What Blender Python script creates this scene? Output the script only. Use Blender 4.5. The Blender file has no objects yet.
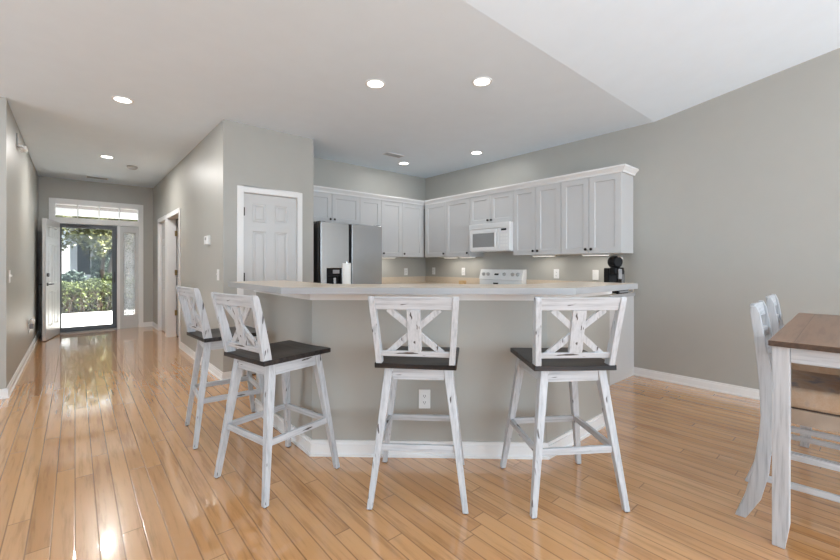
import bpy, bmesh, math, random
from math import pi, sin, cos, radians, hypot
from mathutils import Vector, Matrix
random.seed(7)
SC = bpy.context.scene
COL = SC.collection

# ------------------------------------------------------------------ camera
F_PX, YAW, V0, CAM_H = 398.43, 0.7136, 264.87, 1.2153
cam_d = bpy.data.cameras.new('camera')
cam = bpy.data.objects.new('camera', cam_d); COL.objects.link(cam)
cam_d.sensor_fit = 'HORIZONTAL'; cam_d.sensor_width = 36.0
cam_d.lens = 36.0 * F_PX / 840.0
cam_d.shift_y = (V0 - 280.0) / 840.0
cam_d.clip_start = 0.05; cam_d.clip_end = 200
cam.location = (0, 0, CAM_H)
cam.rotation_euler = (pi / 2, 0, -YAW)
SC.camera = cam

# ------------------------------------------------------------------ world, sun, daylight, exposure
w = bpy.data.worlds.new('World'); SC.world = w; w.use_nodes = True
bg = w.node_tree.nodes['Background']
bg.inputs[0].default_value = (0.73, 0.87, 1.0, 1); bg.inputs[1].default_value = 3.9
SC.view_settings.view_transform = 'Standard'; SC.view_settings.look = 'None'
SC.view_settings.gamma = 1.0; SC.view_settings.use_curve_mapping = False
SC.view_settings.exposure = 0.0
SC.cycles.use_denoising = True
SC.cycles.max_bounces = 10; SC.cycles.diffuse_bounces = 6
SC.cycles.sample_clamp_indirect = 6.0
SC.cycles.caustics_reflective = False; SC.cycles.caustics_refractive = False


def light(name, kind, loc, rot, power, size=None, size_y=None, color=(1, 1, 1), parent=None, **kw):
    d = bpy.data.lights.new(name, kind); d.energy = power; d.color = color
    if kind == 'AREA':
        d.shape = kw.pop('shape', 'RECTANGLE'); d.size = size; d.size_y = size_y or size
    for k, v in kw.items(): setattr(d, k, v)
    o = bpy.data.objects.new(name, d); COL.objects.link(o)
    o.location = loc; o.rotation_euler = rot
    if parent: o.parent = parent
    return o


SUN = light('sun', 'SUN', (20, 20, 20), (0, 0, 0), 36.0, color=(1.0, 0.95, 0.86), angle=0.01)
SUN.rotation_euler = Vector((-0.86, 0.30, -0.80)).to_track_quat('-Z', 'Y').to_euler()
# daylight through the patio doors in the wall behind and the windows of the left wall
light('daylight_back', 'AREA', (0.2, -3.92, 1.35), (radians(90), 0, 0), 80, 5.2, 2.3, (0.77, 0.89, 1.0))
light('daylight_left', 'AREA', (-4.72, 3.0, 1.45), (radians(90), 0, radians(-90)), 22, 3.8, 2.0, (0.77, 0.89, 1.0))
light('daylight_dining', 'AREA', (3.75, -3.92, 1.25), (radians(90), 0, 0), 78, 1.5, 2.3, (0.90, 0.95, 1.0))
# unseen lights added to brighten the ceiling, aimed up like a bounced flash
light('ceiling_fill', 'AREA', (0.6, -1.6, 1.0), (pi, 0, 0), 50, 1.8, 1.8, (0.70, 0.85, 1.0))
light('ceiling_fill_side', 'AREA', (-2.9, 1.6, 0.7), (pi, 0, 0), 30, 1.8, 1.8, (0.70, 0.85, 1.0))
CAN_POWER, HALL_CAN_POWER = 3.6, 29.0


# ------------------------------------------------------------------ materials
def nt(name):
    m = bpy.data.materials.new(name); m.use_nodes = True
    t = m.node_tree; b = t.nodes['Principled BSDF']
    return m, t, b


def N(t, kind, **kw):
    n = t.nodes.new(kind)
    for k, v in kw.items():
        if k.startswith('i_'): n.inputs[k[2:].replace('_', ' ')].default_value = v
        else: setattr(n, k, v)
    return n


def math_(t, op, a, b=None):
    n = t.nodes.new('ShaderNodeMath'); n.operation = op
    for i, x in enumerate((a, b)):
        if x is None: continue
        if isinstance(x, (int, float)): n.inputs[i].default_value = x
        else: t.links.new(x, n.inputs[i])
    return n.outputs[0]


def ramp(t, fac, stops):
    n = t.nodes.new('ShaderNodeValToRGB'); e = n.color_ramp.elements
    while len(e) < len(stops): e.new(0.5)
    for el, (p, c) in zip(e, stops):
        el.position = p; el.color = c if len(c) == 4 else (*c, 1)
    t.links.new(fac, n.inputs[0]); return n.outputs[0]


def mix(t, fac, a, b):
    n = t.nodes.new('ShaderNodeMix'); n.data_type = 'RGBA'
    for s, x in ((0, fac), (6, a), (7, b)):
        if isinstance(x, (int, float)): n.inputs[s].default_value = x
        elif isinstance(x, tuple): n.inputs[s].default_value = (*x, 1) if len(x) == 3 else x
        else: t.links.new(x, n.inputs[s])
    return n.outputs[2]


def objcoord(t, scale=(1, 1, 1), rot=(0, 0, 0), space='Object'):
    c = t.nodes.new('ShaderNodeTexCoord'); m = t.nodes.new('ShaderNodeMapping')
    m.inputs['Scale'].default_value = scale; m.inputs['Rotation'].default_value = rot
    t.links.new(c.outputs[space], m.inputs[0]); return m.outputs[0]


def noise(t, vec, scale, detail=3, rough=0.5):
    n = t.nodes.new('ShaderNodeTexNoise'); n.inputs['Scale'].default_value = scale
    n.inputs['Detail'].default_value = detail; n.inputs['Roughness'].default_value = rough
    t.links.new(vec, n.inputs['Vector']); return n.outputs['Fac']


def bump(t, b, h, strength=0.1, dist=0.01):
    n = t.nodes.new('ShaderNodeBump'); n.inputs['Strength'].default_value = strength
    n.inputs['Distance'].default_value = dist
    t.links.new(h, n.inputs['Height']); t.links.new(n.outputs[0], b.inputs['Normal'])
    if b.inputs['Coat Weight'].default_value: t.links.new(n.outputs[0], b.inputs['Coat Normal'])


def plain(name, c, rough=0.5, metal=0.0, var=0.04, nscale=6.0, bmp=0.0, bscale=200, spec=None):
    m, t, b = nt(name)
    v = objcoord(t)
    f = noise(t, v, nscale)
    lo = tuple(max(0, x * (1 - var)) for x in c); hi = tuple(min(1, x * (1 + var)) for x in c)
    t.links.new(ramp(t, f, [(0.3, lo), (0.7, hi)]), b.inputs['Base Color'])
    b.inputs['Roughness'].default_value = rough; b.inputs['Metallic'].default_value = metal
    if spec is not None: b.inputs['Specular IOR Level'].default_value = spec
    if bmp: bump(t, b, noise(t, v, bscale), bmp, 0.002)
    return m


def emit(name, c, s):
    m, t, b = nt(name)
    b.inputs['Base Color'].default_value = (*c, 1)
    b.inputs['Emission Color'].default_value = (*c, 1); b.inputs['Emission Strength'].default_value = s
    return m


def painted_wood(name, axis, marks=True):
    """white distressed paint: faint grey streaks along one axis and a few dark rubbed scratches"""
    m, t, b = nt(name)
    a = [38, 38, 38]; a[axis] = 2.2
    s = [55, 55, 55]; s[axis] = 7
    f = noise(t, objcoord(t, tuple(a)), 2.2, 4, 0.6)
    base = ramp(t, f, [(0.28, (0.34, 0.355, 0.375)), (0.5, (0.50, 0.515, 0.535)), (0.75, (0.57, 0.58, 0.60))])
    g = noise(t, objcoord(t, tuple(s)), 1.0, 2, 0.5)
    k = ramp(t, g, [(0.672, (0, 0, 0)), (0.70, (1, 1, 1))])
    t.links.new(mix(t, k, base, (0.07, 0.06, 0.055)) if marks else base, b.inputs['Base Color'])
    b.inputs['Roughness'].default_value = 0.42
    bump(t, b, f, 0.08, 0.003)
    return m


def dark_wood(name, dark, light_, axis=1, rough=0.38, scale=2.0):
    m, t, b = nt(name)
    a = [22, 22, 22]; a[axis] = 1.6
    f = noise(t, objcoord(t, tuple(a)), scale, 5, 0.65)
    t.links.new(ramp(t, f, [(0.3, dark), (0.7, light_)]), b.inputs['Base Color'])
    b.inputs['Roughness'].default_value = rough; b.inputs['Specular IOR Level'].default_value = 0.26
    bump(t, b, f, 0.15, 0.004)
    return m


def planks(name, width, length, cols, axis_len='Y', rough=0.2, seam=0.0013, grain=0.35, wav=0.03, coat=0.0):
    m, t, b = nt(name)
    c = t.nodes.new('ShaderNodeTexCoord'); sp = t.nodes.new('ShaderNodeSeparateXYZ')
    t.links.new(c.outputs['Object'], sp.inputs[0])
    X, Y = (sp.outputs[0], sp.outputs[1]) if axis_len == 'Y' else (sp.outputs[1], sp.outputs[0])
    r = math_(t, 'DIVIDE', X, width); row = math_(t, 'FLOOR', r); fx = math_(t, 'FRACT', r)
    wn = t.nodes.new('ShaderNodeTexWhiteNoise'); wn.noise_dimensions = '1D'; t.links.new(row, wn.inputs['W'])
    yy = math_(t, 'DIVIDE', math_(t, 'ADD', Y, math_(t, 'MULTIPLY', wn.outputs['Value'], 7.3)), length)
    colm = math_(t, 'FLOOR', yy); fy = math_(t, 'FRACT', yy)
    cv = t.nodes.new('ShaderNodeCombineXYZ'); t.links.new(row, cv.inputs[0]); t.links.new(colm, cv.inputs[1])
    wn2 = t.nodes.new('ShaderNodeTexWhiteNoise'); wn2.noise_dimensions = '3D'; t.links.new(cv.outputs[0], wn2.inputs['Vector'])
    idv = wn2.outputs['Value']
    base = ramp(t, idv, [(0.0, cols[0]), (0.4, cols[1]), (0.75, cols[2]), (1.0, cols[3])])
    # grain, different in every plank
    gv = t.nodes.new('ShaderNodeCombineXYZ')
    t.links.new(math_(t, 'MULTIPLY', X, 26.0), gv.inputs[0])
    t.links.new(math_(t, 'MULTIPLY', Y, 1.7), gv.inputs[1])
    t.links.new(math_(t, 'MULTIPLY', idv, 60.0), gv.inputs[2])
    g = noise(t, gv.outputs[0], 1.3, 6, 0.62)
    gr = ramp(t, g, [(0.36, (0.62, 0.56, 0.50)), (0.5, (1, 1, 1)), (0.7, (1.1, 1.1, 1.1))])
    mm = t.nodes.new('ShaderNodeMix'); mm.data_type = 'RGBA'; mm.blend_type = 'MULTIPLY'
    mm.inputs[0].default_value = grain * 2
    t.links.new(base, mm.inputs[6]); t.links.new(gr, mm.inputs[7])
    # seams
    ex = math_(t, 'MULTIPLY', math_(t, 'MINIMUM', fx, math_(t, 'SUBTRACT', 1.0, fx)), width)
    ey = math_(t, 'MULTIPLY', math_(t, 'MINIMUM', fy, math_(t, 'SUBTRACT', 1.0, fy)), length)
    e = math_(t, 'MINIMUM', ex, ey)
    sm = ramp(t, math_(t, 'DIVIDE', e, seam * 2.2), [(0.0, (0, 0, 0)), (1.0, (1, 1, 1))])
    t.links.new(mix(t, sm, tuple(x * 0.42 for x in cols[0]), mm.outputs[2]), b.inputs['Base Color'])
    b.inputs['Roughness'].default_value = rough
    b.inputs['Coat Weight'].default_value = coat; b.inputs['Coat Roughness'].default_value = 0.05; b.inputs['Coat IOR'].default_value = 1.75
    h = math_(t, 'ADD', math_(t, 'MULTIPLY', sm, 1.0), math_(t, 'MULTIPLY', idv, 0.12))
    big = noise(t, objcoord(t, (9, 5, 1)), 1.0, 2)
    h = math_(t, 'ADD', h, math_(t, 'MULTIPLY', big, wav * 10))
    bump(t, b, h, 0.22, 0.0012)
    return m


M = {}
M['wall'] = plain('wall paint', (0.40, 0.392, 0.36), 0.45, var=0.012, bmp=0.04, bscale=260, spec=0.5)
M['ceil'] = plain('ceiling paint', (0.765, 0.86, 0.945), 0.8, var=0.01, bmp=0.08, bscale=180)
M['trim'] = plain('white trim paint', (0.78, 0.78, 0.775), 0.35, var=0.01)
M['door'] = plain('white door paint', (0.56, 0.56, 0.555), 0.3, var=0.01)
M['cab'] = plain('cabinet paint', (0.545, 0.545, 0.545), 0.35, var=0.01)
M['floor'] = planks('oak floor', 0.08, 1.45, [(0.545, 0.265, 0.098), (0.61, 0.315, 0.125), (0.655, 0.352, 0.148), (0.575, 0.285, 0.108)], rough=0.25, seam=0.0019, grain=0.32, coat=1.0)
M['pv'] = painted_wood('distressed white paint upright', 2)
M['ph'] = painted_wood('distressed white paint lengthwise', 0)
M['py'] = painted_wood('distressed white paint sidewise', 1)
M['wv'] = painted_wood('whitewashed wood upright', 2, False)
M['wh'] = painted_wood('whitewashed wood lengthwise', 0, False)
M['wy'] = painted_wood('whitewashed wood sidewise', 1, False)
M['seat'] = dark_wood('espresso seat wood', (0.004, 0.004, 0.0045), (0.050, 0.038, 0.033), 0, 0.36)
M['table'] = planks('table planks', 0.14, 2.4, [(0.17, 0.090, 0.050), (0.225, 0.122, 0.070), (0.255, 0.14, 0.083), (0.195, 0.105, 0.06)], axis_len='X', rough=0.33, seam=0.001)
M['lam'] = plain('beige laminate', (0.60, 0.505, 0.395), 0.28, var=0.05, nscale=40)
M['edge'] = plain('worktop edge', (0.38, 0.38, 0.385), 0.35, var=0.02)
M['steel'] = plain('brushed steel', (0.47, 0.465, 0.46), 0.24, 1.0, var=0.03, nscale=3)
M['dsteel'] = plain('dark grey metal', (0.12, 0.115, 0.11), 0.4, 0.6, var=0.05)
M['black'] = plain('black plastic', (0.008, 0.008, 0.009), 0.4, var=0.1, spec=0.15)
M['grey'] = plain('grey plastic', (0.30, 0.30, 0.31), 0.35, var=0.05)
M['bronze'] = plain('dark bronze metal', (0.035, 0.030, 0.028), 0.35, 0.7, var=0.1)
M['brass'] = plain('aged brass', (0.40, 0.30, 0.14), 0.35, 1.0, var=0.08)
M['chrome'] = plain('polished chrome', (0.8, 0.8, 0.8), 0.12, 1.0, var=0.02)
M['white'] = plain('white plastic', (0.80, 0.80, 0.79), 0.35, var=0.01)
M['appl'] = plain('white appliance enamel', (0.78, 0.78, 0.78), 0.2, var=0.01)
M['mwglass'] = plain('microwave window', (0.30, 0.30, 0.30), 0.15, var=0.05, nscale=60)
M['tan'] = plain('tan wood', (0.62, 0.42, 0.21), 0.5, var=0.08, nscale=20)
M['paper'] = plain('paper towel', (0.80, 0.79, 0.76), 0.9, var=0.02, bmp=0.2, bscale=120)
M['lens'] = emit('lamp diffuser', (1.0, 0.97, 0.92), 9.0)
M['led'] = emit('led strip', (1.0, 0.96, 0.9), 1.2)
M['slot'] = plain('dark slot', (0.03, 0.03, 0.03), 0.6)
M['vent'] = plain('vent grey', (0.40, 0.40, 0.39), 0.5)
M['storm'] = plain('dark bronze aluminium', (0.055, 0.055, 0.056), 0.35, 0.3, var=0.05)
M['leaf'] = plain('hedge leaves', (0.062, 0.080, 0.018), 0.5, var=0.75, nscale=9)
M['leafb'] = plain('blue green leaves', (0.048, 0.072, 0.054), 0.5, var=0.6, nscale=12)
M['leaft'] = plain('tree leaves', (0.125, 0.125, 0.045), 0.5, var=0.6, nscale=3)
M['twig'] = plain('brown twigs', (0.08, 0.055, 0.04), 0.8, var=0.3)
M['conc'] = plain('pale concrete', (0.75, 0.74, 0.72), 0.8, var=0.05, nscale=2)
M['soil'] = plain('mulch and grass', (0.05, 0.045, 0.022), 0.9, var=0.5, nscale=5)
M['stucco'] = plain('white siding', (0.52, 0.52, 0.53), 0.7, var=0.03)
M['winglass'] = plain('dark window glass', (0.012, 0.014, 0.016), 0.5, var=0.1, spec=0.1)
M['roof'] = plain('grey shingles', (0.16, 0.15, 0.15), 0.8, var=0.2, nscale=20)


def beadboard():
    m, t, b = nt('porch beadboard'); v = objcoord(t)
    wv = t.nodes.new('ShaderNodeTexWave'); wv.bands_direction = 'Y'; wv.inputs['Scale'].default_value = 3.2
    t.links.new(v, wv.inputs['Vector'])
    t.links.new(ramp(t, wv.outputs['Fac'], [(0.0, (0.085, 0.07, 0.067)), (0.2, (0.165, 0.145, 0.142))]), b.inputs['Base Color'])
    b.inputs['Roughness'].default_value = 0.6
    return m


M['bead'] = beadboard()


def fabric():
    m, t, b = nt('blotchy tan fabric'); v = objcoord(t)
    f = noise(t, objcoord(t, (1, 1.6, 1)), 7.5, 3)
    g = noise(t, v, 160, 2)
    c1 = ramp(t, f, [(0.42, (0.40, 0.27, 0.17)), (0.55, (0.44, 0.33, 0.24)), (0.66, (0.20, 0.21, 0.24))])
    t.links.new(mix(t, math_(t, 'MULTIPLY', g, 0.35), c1, (0.60, 0.50, 0.40)), b.inputs['Base Color'])
    b.inputs['Roughness'].default_value = 0.9; bump(t, b, g, 0.3, 0.003)
    return m


M['fabric'] = fabric()
M['wash'] = plain('greyed tan wood', (0.36, 0.29, 0.23), 0.5, var=0.12, nscale=14)
M['tedge'] = plain('dark end grain', (0.075, 0.042, 0.025), 0.5, var=0.3, nscale=60)


def glass():
    m = bpy.data.materials.new('clear pane'); m.use_nodes = True; t = m.node_tree; t.nodes.clear()
    o = t.nodes.new('ShaderNodeOutputMaterial'); mx = t.nodes.new('ShaderNodeMixShader')
    tr = t.nodes.new('ShaderNodeBsdfTransparent'); gl = t.nodes.new('ShaderNodeBsdfGlossy'); fr = t.nodes.new('ShaderNodeFresnel')
    gl.inputs['Roughness'].default_value = 0.02; fr.inputs['IOR'].default_value = 1.25
    tr.inputs[0].default_value = (0.96, 0.97, 0.97, 1)
    t.links.new(fr.outputs[0], mx.inputs[0]); t.links.new(tr.outputs[0], mx.inputs[1]); t.links.new(gl.outputs[0], mx.inputs[2])
    t.links.new(mx.outputs[0], o.inputs[0]); return m


M['glass'] = glass()


def leaded():
    """textured, leaded pane of the sidelight"""
    m = bpy.data.materials.new('textured pane'); m.use_nodes = True; t = m.node_tree; t.nodes.clear()
    o = t.nodes.new('ShaderNodeOutputMaterial'); mx = t.nodes.new('ShaderNodeMixShader')
    tr = t.nodes.new('ShaderNodeBsdfTransparent'); tl = t.nodes.new('ShaderNodeBsdfTranslucent')
    v = objcoord(t); f = noise(t, v, 38, 3)
    t.links.new(ramp(t, f, [(0.35, (0.35, 0.35, 0.35)), (0.65, (0.8, 0.8, 0.8))]), mx.inputs[0])
    tl.inputs[0].default_value = (0.34, 0.34, 0.34, 1)
    t.links.new(tr.outputs[0], mx.inputs[1]); t.links.new(tl.outputs[0], mx.inputs[2])
    t.links.new(mx.outputs[0], o.inputs[0]); return m


M['leaded'] = leaded()


# ------------------------------------------------------------------ mesh helpers
def box(bm, x0, x1, y0, y1, z0, z1, bev=0.0, mat=None):
    vs = [bm.verts.new(p) for p in ((x0, y0, z0), (x1, y0, z0), (x1, y1, z0), (x0, y1, z0), (x0, y0, z1), (x1, y0, z1), (x1, y1, z1), (x0, y1, z1))]
    fs = [bm.faces.new([vs[i] for i in q]) for q in ((3, 2, 1, 0), (4, 5, 6, 7), (0, 1, 5, 4), (1, 2, 6, 5), (2, 3, 7, 6), (3, 0, 4, 7))]
    if mat is not None:
        bmesh.ops.transform(bm, matrix=mat, verts=vs)
    if bev:
        es = list({e for f in fs for e in f.edges})
        bmesh.ops.bevel(bm, geom=es, offset=bev, segments=2, affect='EDGES', profile=0.5)
    return bm


def loft(bm, rings, caps=True):
    R = [[bm.verts.new(p) for p in r] for r in rings]
    n = len(R[0])
    for a, b in zip(R, R[1:]):
        for i in range(n):
            bm.faces.new((a[i], a[(i + 1) % n], b[(i + 1) % n], b[i]))
    if caps:
        bm.faces.new(R[0][::-1]); bm.faces.new(R[-1])


def post(bm, p0, s0, p1, s1):
    """square post lofted between two horizontal squares (size may be a pair)"""
    def sq(p, s):
        a, b = (s if isinstance(s, tuple) else (s, s)); a /= 2; b /= 2
        return [(p[0] - a, p[1] - b, p[2]), (p[0] + a, p[1] - b, p[2]), (p[0] + a, p[1] + b, p[2]), (p[0] - a, p[1] + b, p[2])]
    loft(bm, [sq(p0, s0), sq(p1, s1)])


def sweep(bm, pts, sizes):
    """posts through several levels"""
    rings = []
    for p, s in zip(pts, sizes):
        a, b = s[0] / 2, s[1] / 2
        rings.append([(p[0] - a, p[1] - b, p[2]), (p[0] + a, p[1] - b, p[2]), (p[0] + a, p[1] + b, p[2]), (p[0] - a, p[1] + b, p[2])])
    loft(bm, rings)


def bar(bm, a, b, wd, ht, up=(0, 0, 1)):
    """rectangular bar from a to b, wd across, ht along up"""
    a, b = Vector(a), Vector(b); d = (b - a).normalized(); u = Vector(up)
    s = d.cross(u).normalized(); u = s.cross(d).normalized()
    def ring(p): return [p + s * x * wd / 2 + u * y * ht / 2 for x, y in ((-1, -1), (1, -1), (1, 1), (-1, 1))]
    loft(bm, [ring(a), ring(b)])


def cyl(bm, c0, c1, r0, r1=None, n=20, caps=True):
    a, b = Vector(c0), Vector(c1); r1 = r0 if r1 is None else r1
    d = (b - a).normalized(); t = Vector((1, 0, 0)) if abs(d.x) < .9 else Vector((0, 1, 0))
    s = d.cross(t).normalized(); u = d.cross(s)
    def ring(p, r): return [p + (s * cos(2 * pi * i / n) + u * sin(2 * pi * i / n)) * r for i in range(n)]
    loft(bm, [ring(a, r0), ring(b, r1)], caps)


def lathe(bm, prof, n=20, mat=None):
    """prof: list of (radius, z), turned about z"""
    rings = []
    for r, z in prof:
        ring = [Vector((max(r, 1e-4) * cos(2 * pi * i / n), max(r, 1e-4) * sin(2 * pi * i / n), z)) for i in range(n)]
        rings.append([mat @ p for p in ring] if mat else ring)
    loft(bm, rings)


def tube(bm, pts, r, n=8, closed=False):
    pts = [Vector(p) for p in pts]; rings = []
    for i, p in enumerate(pts):
        a = pts[i - 1] if i or closed else p; b = pts[(i + 1) % len(pts)] if i < len(pts) - 1 or closed else p
        d = (b - a).normalized(); t = Vector((0, 0, 1)) if abs(d.z) < .9 else Vector((1, 0, 0))
        s = d.cross(t).normalized(); u = d.cross(s)
        rr = r[i] if isinstance(r, (list, tuple)) else r
        rings.append([p + (s * cos(2 * pi * k / n) + u * sin(2 * pi * k / n)) * rr for k in range(n)])
    if closed: rings.append(rings[0])
    loft(bm, rings, not closed)


def prism(bm, poly, z0, z1):
    lo = [bm.verts.new((x, y, z0)) for x, y in poly]; hi = [bm.verts.new((x, y, z1)) for x, y in poly]
    n = len(poly)
    for i in range(n): bm.faces.new((lo[i], lo[(i + 1) % n], hi[(i + 1) % n], hi[i]))
    bm.faces.new(lo[::-1]); bm.faces.new(hi)


def panel(bm, x0, x1, z0, z1, yf, yb, panels, rec=0.006, slope=0.008, raised=0.0):
    """slab in the xz plane, front at y=yf facing -y, with recessed (or raised-field) rectangular panels"""
    xs = sorted({x0, x1, *[p[0] for p in panels], *[p[1] for p in panels]})
    zs = sorted({z0, z1, *[p[2] for p in panels], *[p[3] for p in panels]})
    V = {}
    def v(x, z):
        if (x, z) not in V: V[(x, z)] = bm.verts.new((x, yf, z))
        return V[(x, z)]
    def ins(x, z): return any(p[0] <= x <= p[1] and p[2] <= z <= p[3] for p in panels)
    for a, b in zip(xs, xs[1:]):
        for c, d in zip(zs, zs[1:]):
            if not ins((a + b) / 2, (c + d) / 2):
                bm.faces.new((v(a, c), v(b, c), v(b, d), v(a, d)))
    for p in panels:
        cx = [x for x in xs if p[0] <= x <= p[1]]; cz = [z for z in zs if p[2] <= z <= p[3]]
        loop = [v(x, p[2]) for x in cx] + [v(p[1], z) for z in cz[1:]] + [v(x, p[3]) for x in cx[::-1][1:]] + [v(p[0], z) for z in cz[::-1][1:-1]]
        def ring(k, y):
            return [bm.verts.new((min(max(q.co.x, p[0] + k), p[1] - k), y, min(max(q.co.z, p[2] + k), p[3] - k))) for q in loop]
        rings = [loop, ring(slope, yf + rec)]
        if raised:
            rings += [ring(slope + raised, yf + rec), ring(slope + raised * 2.2, yf + rec * 0.15)]
        for r0, r1 in zip(rings, rings[1:]):
            n = len(r0)
            for i in range(n):
                q = [r0[i], r0[(i + 1) % n], r1[(i + 1) % n], r1[i]]
                bm.faces.new(q)
        bm.faces.new(rings[-1])
    back = [bm.verts.new(q) for q in ((x0, yb, z0), (x1, yb, z0), (x1, yb, z1), (x0, yb, z1))]
    bm.faces.new(back[::-1])
    B = [v(x, z0) for x in xs]; T = [v(x, z1) for x in xs]; L = [v(x0, z) for z in zs]; R = [v(x1, z) for z in zs]
    bm.faces.new([back[0], back[1]] + B[::-1]); bm.faces.new([back[3]] + T + [back[2]])
    bm.faces.new([back[0]] + L + [back[3]]); bm.faces.new([back[2]] + R[::-1] + [back[1]])


def NB(): return bmesh.new()


def obj(name, bm, m, parent=None, smooth=False, bev=0.0, **props):
    bmesh.ops.remove_doubles(bm, verts=bm.verts, dist=1e-6)
    bmesh.ops.recalc_face_normals(bm, faces=bm.faces)
    me = bpy.data.meshes.new(name); bm.to_mesh(me); bm.free()
    for x in (m if isinstance(m, (list, tuple)) else [m]): me.materials.append(x)
    o = bpy.data.objects.new(name, me); COL.objects.link(o)
    if parent is not None: o.parent = parent
    if smooth:
        for p in me.polygons: p.use_smooth = True
        me.set_sharp_from_angle(angle=radians(35))
    if bev:
        b = o.modifiers.new('bevel', 'BEVEL'); b.width = bev; b.segments = 2; b.limit_method = 'ANGLE'; b.angle_limit = radians(40)
    for k, v in props.items(): o[k] = v
    return o


def thing(name, label, cat, loc=(0, 0, 0), rz=0.0, group=None):
    o = bpy.data.objects.new(name, None); COL.objects.link(o)
    o.empty_display_size = 0.1
    o.location = loc; o.rotation_euler = (0, 0, rz)
    o['label'] = label; o['category'] = cat
    if group: o['group'] = group
    return o


def tag(o, label, cat, group=None):
    o['label'] = label; o['category'] = cat
    if group: o['group'] = group
    return o


def struct(name, bm, m, parent=None, **k):
    o = obj(name, bm, m, parent, **k)
    if parent is None: o['kind'] = 'structure'
    return o


def dup(root, loc, rz, label):
    r = root.copy(); COL.objects.link(r); r.location = loc; r.rotation_euler = (0, 0, rz); r['label'] = label
    for ch in list(root.children):
        c = ch.copy(); COL.objects.link(c); c.parent = r
        for g in list(ch.children):
            d = g.copy(); COL.objects.link(d); d.parent = c
    return r


def bx(*a, **k):
    bm = NB(); box(bm, *a, **k); return bm


def offset_line(pts, off):
    """shift an open polyline to its left by off (mitred)"""
    out = []
    for i, p in enumerate(pts):
        ns = []
        for a, b in ((i - 1, i), (i, i + 1)):
            if a < 0 or b >= len(pts): continue
            dx, dy = pts[b][0] - pts[a][0], pts[b][1] - pts[a][1]; l = hypot(dx, dy)
            ns.append((-dy / l, dx / l))
        if len(ns) == 1: out.append((p[0] + ns[0][0] * off, p[1] + ns[0][1] * off))
        else:
            sx, sy = ns[0][0] + ns[1][0], ns[0][1] + ns[1][1]; q = 2 * off / (sx * sx + sy * sy)
            out.append((p[0] + sx * q, p[1] + sy * q))
    return out


def ribbon(bm, pts, o0, o1, z0, z1):
    a, b = offset_line(pts, o0), offset_line(pts, o1)
    prism(bm, a + b[::-1], z0, z1)


# ------------------------------------------------------------------ room shell
H = 2.74
XL, XR, YF = -0.475, 1.174, 9.46          # hall
YC, XD, YK, XW = 4.508, 2.191, 5.245, 4.671   # closet front, its end, kitchen back, right wall
YV, SL = 1.575, 0.172                     # where the ceiling starts to rise
XO, YB = -4.6, -3.8                       # far ends of the living room
T = 0.12
struct('floor', bx(XO - T, XW + T, YB - T, YF + 0.14, -0.06, 0.0), M['floor'])

bm = NB()
box(bm, XO - T, XW + T, YV, YF + 0.14, H, H + 0.1)
zb = H + SL * (YV - YB)
loft(bm, [[(x, YV, H), (x, YV, H + 0.1), (x, YB - T, zb + 0.1), (x, YB - T, zb)] for x in (XO - T, XW + T)])
struct('ceiling', bm, M['ceil'])

bm = NB()
prof = [(YB, 0), (YF + .14, 0), (YF + .14, H + .05), (YV, H + .05), (YB, zb + .05)]
loft(bm, [[(x, y, z) for y, z in prof] for x in (XW, XW + T)])
struct('wall_right', bm, M['wall'])
struct('wall_kitchen', bx(XD, XW, YK, YK + T, 0, H), M['wall'])
bm = NB()
# closet front with its door opening, and the closet end
DX0, DX1, DZ = 1.372, 1.982, 2.005
box(bm, XR, DX0, YC, YC + T, 0, H); box(bm, DX1, XD, YC, YC + T, 0, H); box(bm, DX0, DX1, YC, YC + T, DZ, H)
box(bm, XD - T, XD, YC + T, YF, 0, H)
struct('wall_closet', bm, M['wall'])
bm = NB()
HO = [(6.79, 7.80), (7.97, 8.72)]; HZ = 1.99
ys = [YC + T, HO[0][0], HO[0][1], HO[1][0], HO[1][1], YF]
for i in (0, 2, 4): box(bm, XR, XR + T, ys[i], ys[i + 1], 0, H)
for a, b in HO: box(bm, XR, XR + T, a, b, HZ, H)
struct('wall_hall_right', bm, M['wall'])
struct('wall_hall_left', bx(XL - T, XL, 5.224, YF, 0, H), M['wall'])
struct('wall_living', bx(XO, XL - T, 5.224, 5.224 + T, 0, H), M['wall'])
bm = NB()
FX0, FX1, FZ = -0.30, 0.97, 2.335
box(bm, XL - T, FX0, YF, YF + .14, 0, H); box(bm, FX1, XW, YF, YF + .14, 0, H); box(bm, FX0, FX1, YF, YF + .14, FZ, H)
struct('wall_front', bm, M['wall'])
# unseen sides of the living room, with their window openings
bm = NB()
box(bm, XO - T, XO, YB, 1.0, 0, 3.8); box(bm, XO - T, XO, 5.0, 5.35, 0, H + .1); box(bm, XO - T, XO, 1.0, 5.0, 0, 0.4); box(bm, XO - T, XO, 1.0, 5.0, 2.5, 2.9)
struct('wall_left', bm, M['wall'])
bm = NB()
box(bm, XO, -2.5, YB - T, YB, 0, zb); box(bm, 2.9, 3.0, YB - T, YB, 0, zb); box(bm, 4.5, XW, YB - T, YB, 0, zb); box(bm, -2.5, 2.9, YB - T, YB, 2.55, zb); box(bm, 3.0, 4.5, YB - T, YB, 2.55, zb)
struct('wall_back', bm, M['wall'])


def skirting(name, pts, side=1, h=0.088):
    bm = NB(); ribbon(bm, pts, 0, side * 0.014, 0, h - 0.02); ribbon(bm, pts, 0, side * 0.009, h - 0.02, h)
    ribbon(bm, pts, 0, side * 0.022, 0, 0.016)
    return struct(name, bm, M['trim'])


skirting('baseboard_hall_left', [(XO, 5.224), (XL, 5.224), (XL, YF)], -1)
skirting('baseboard_hall_right', [(XR, 6.725), (XR, YC), (1.318, YC)], -1)
skirting('baseboard_hall_end', [(XR, 8.79), (XR, YF), (1.01, YF)], 1)
skirting('baseboard_closet', [(2.045, YC), (XD, YC)], -1)
skirting('baseboard_right', [(XW, YB), (XW, 1.785)], 1)

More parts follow.
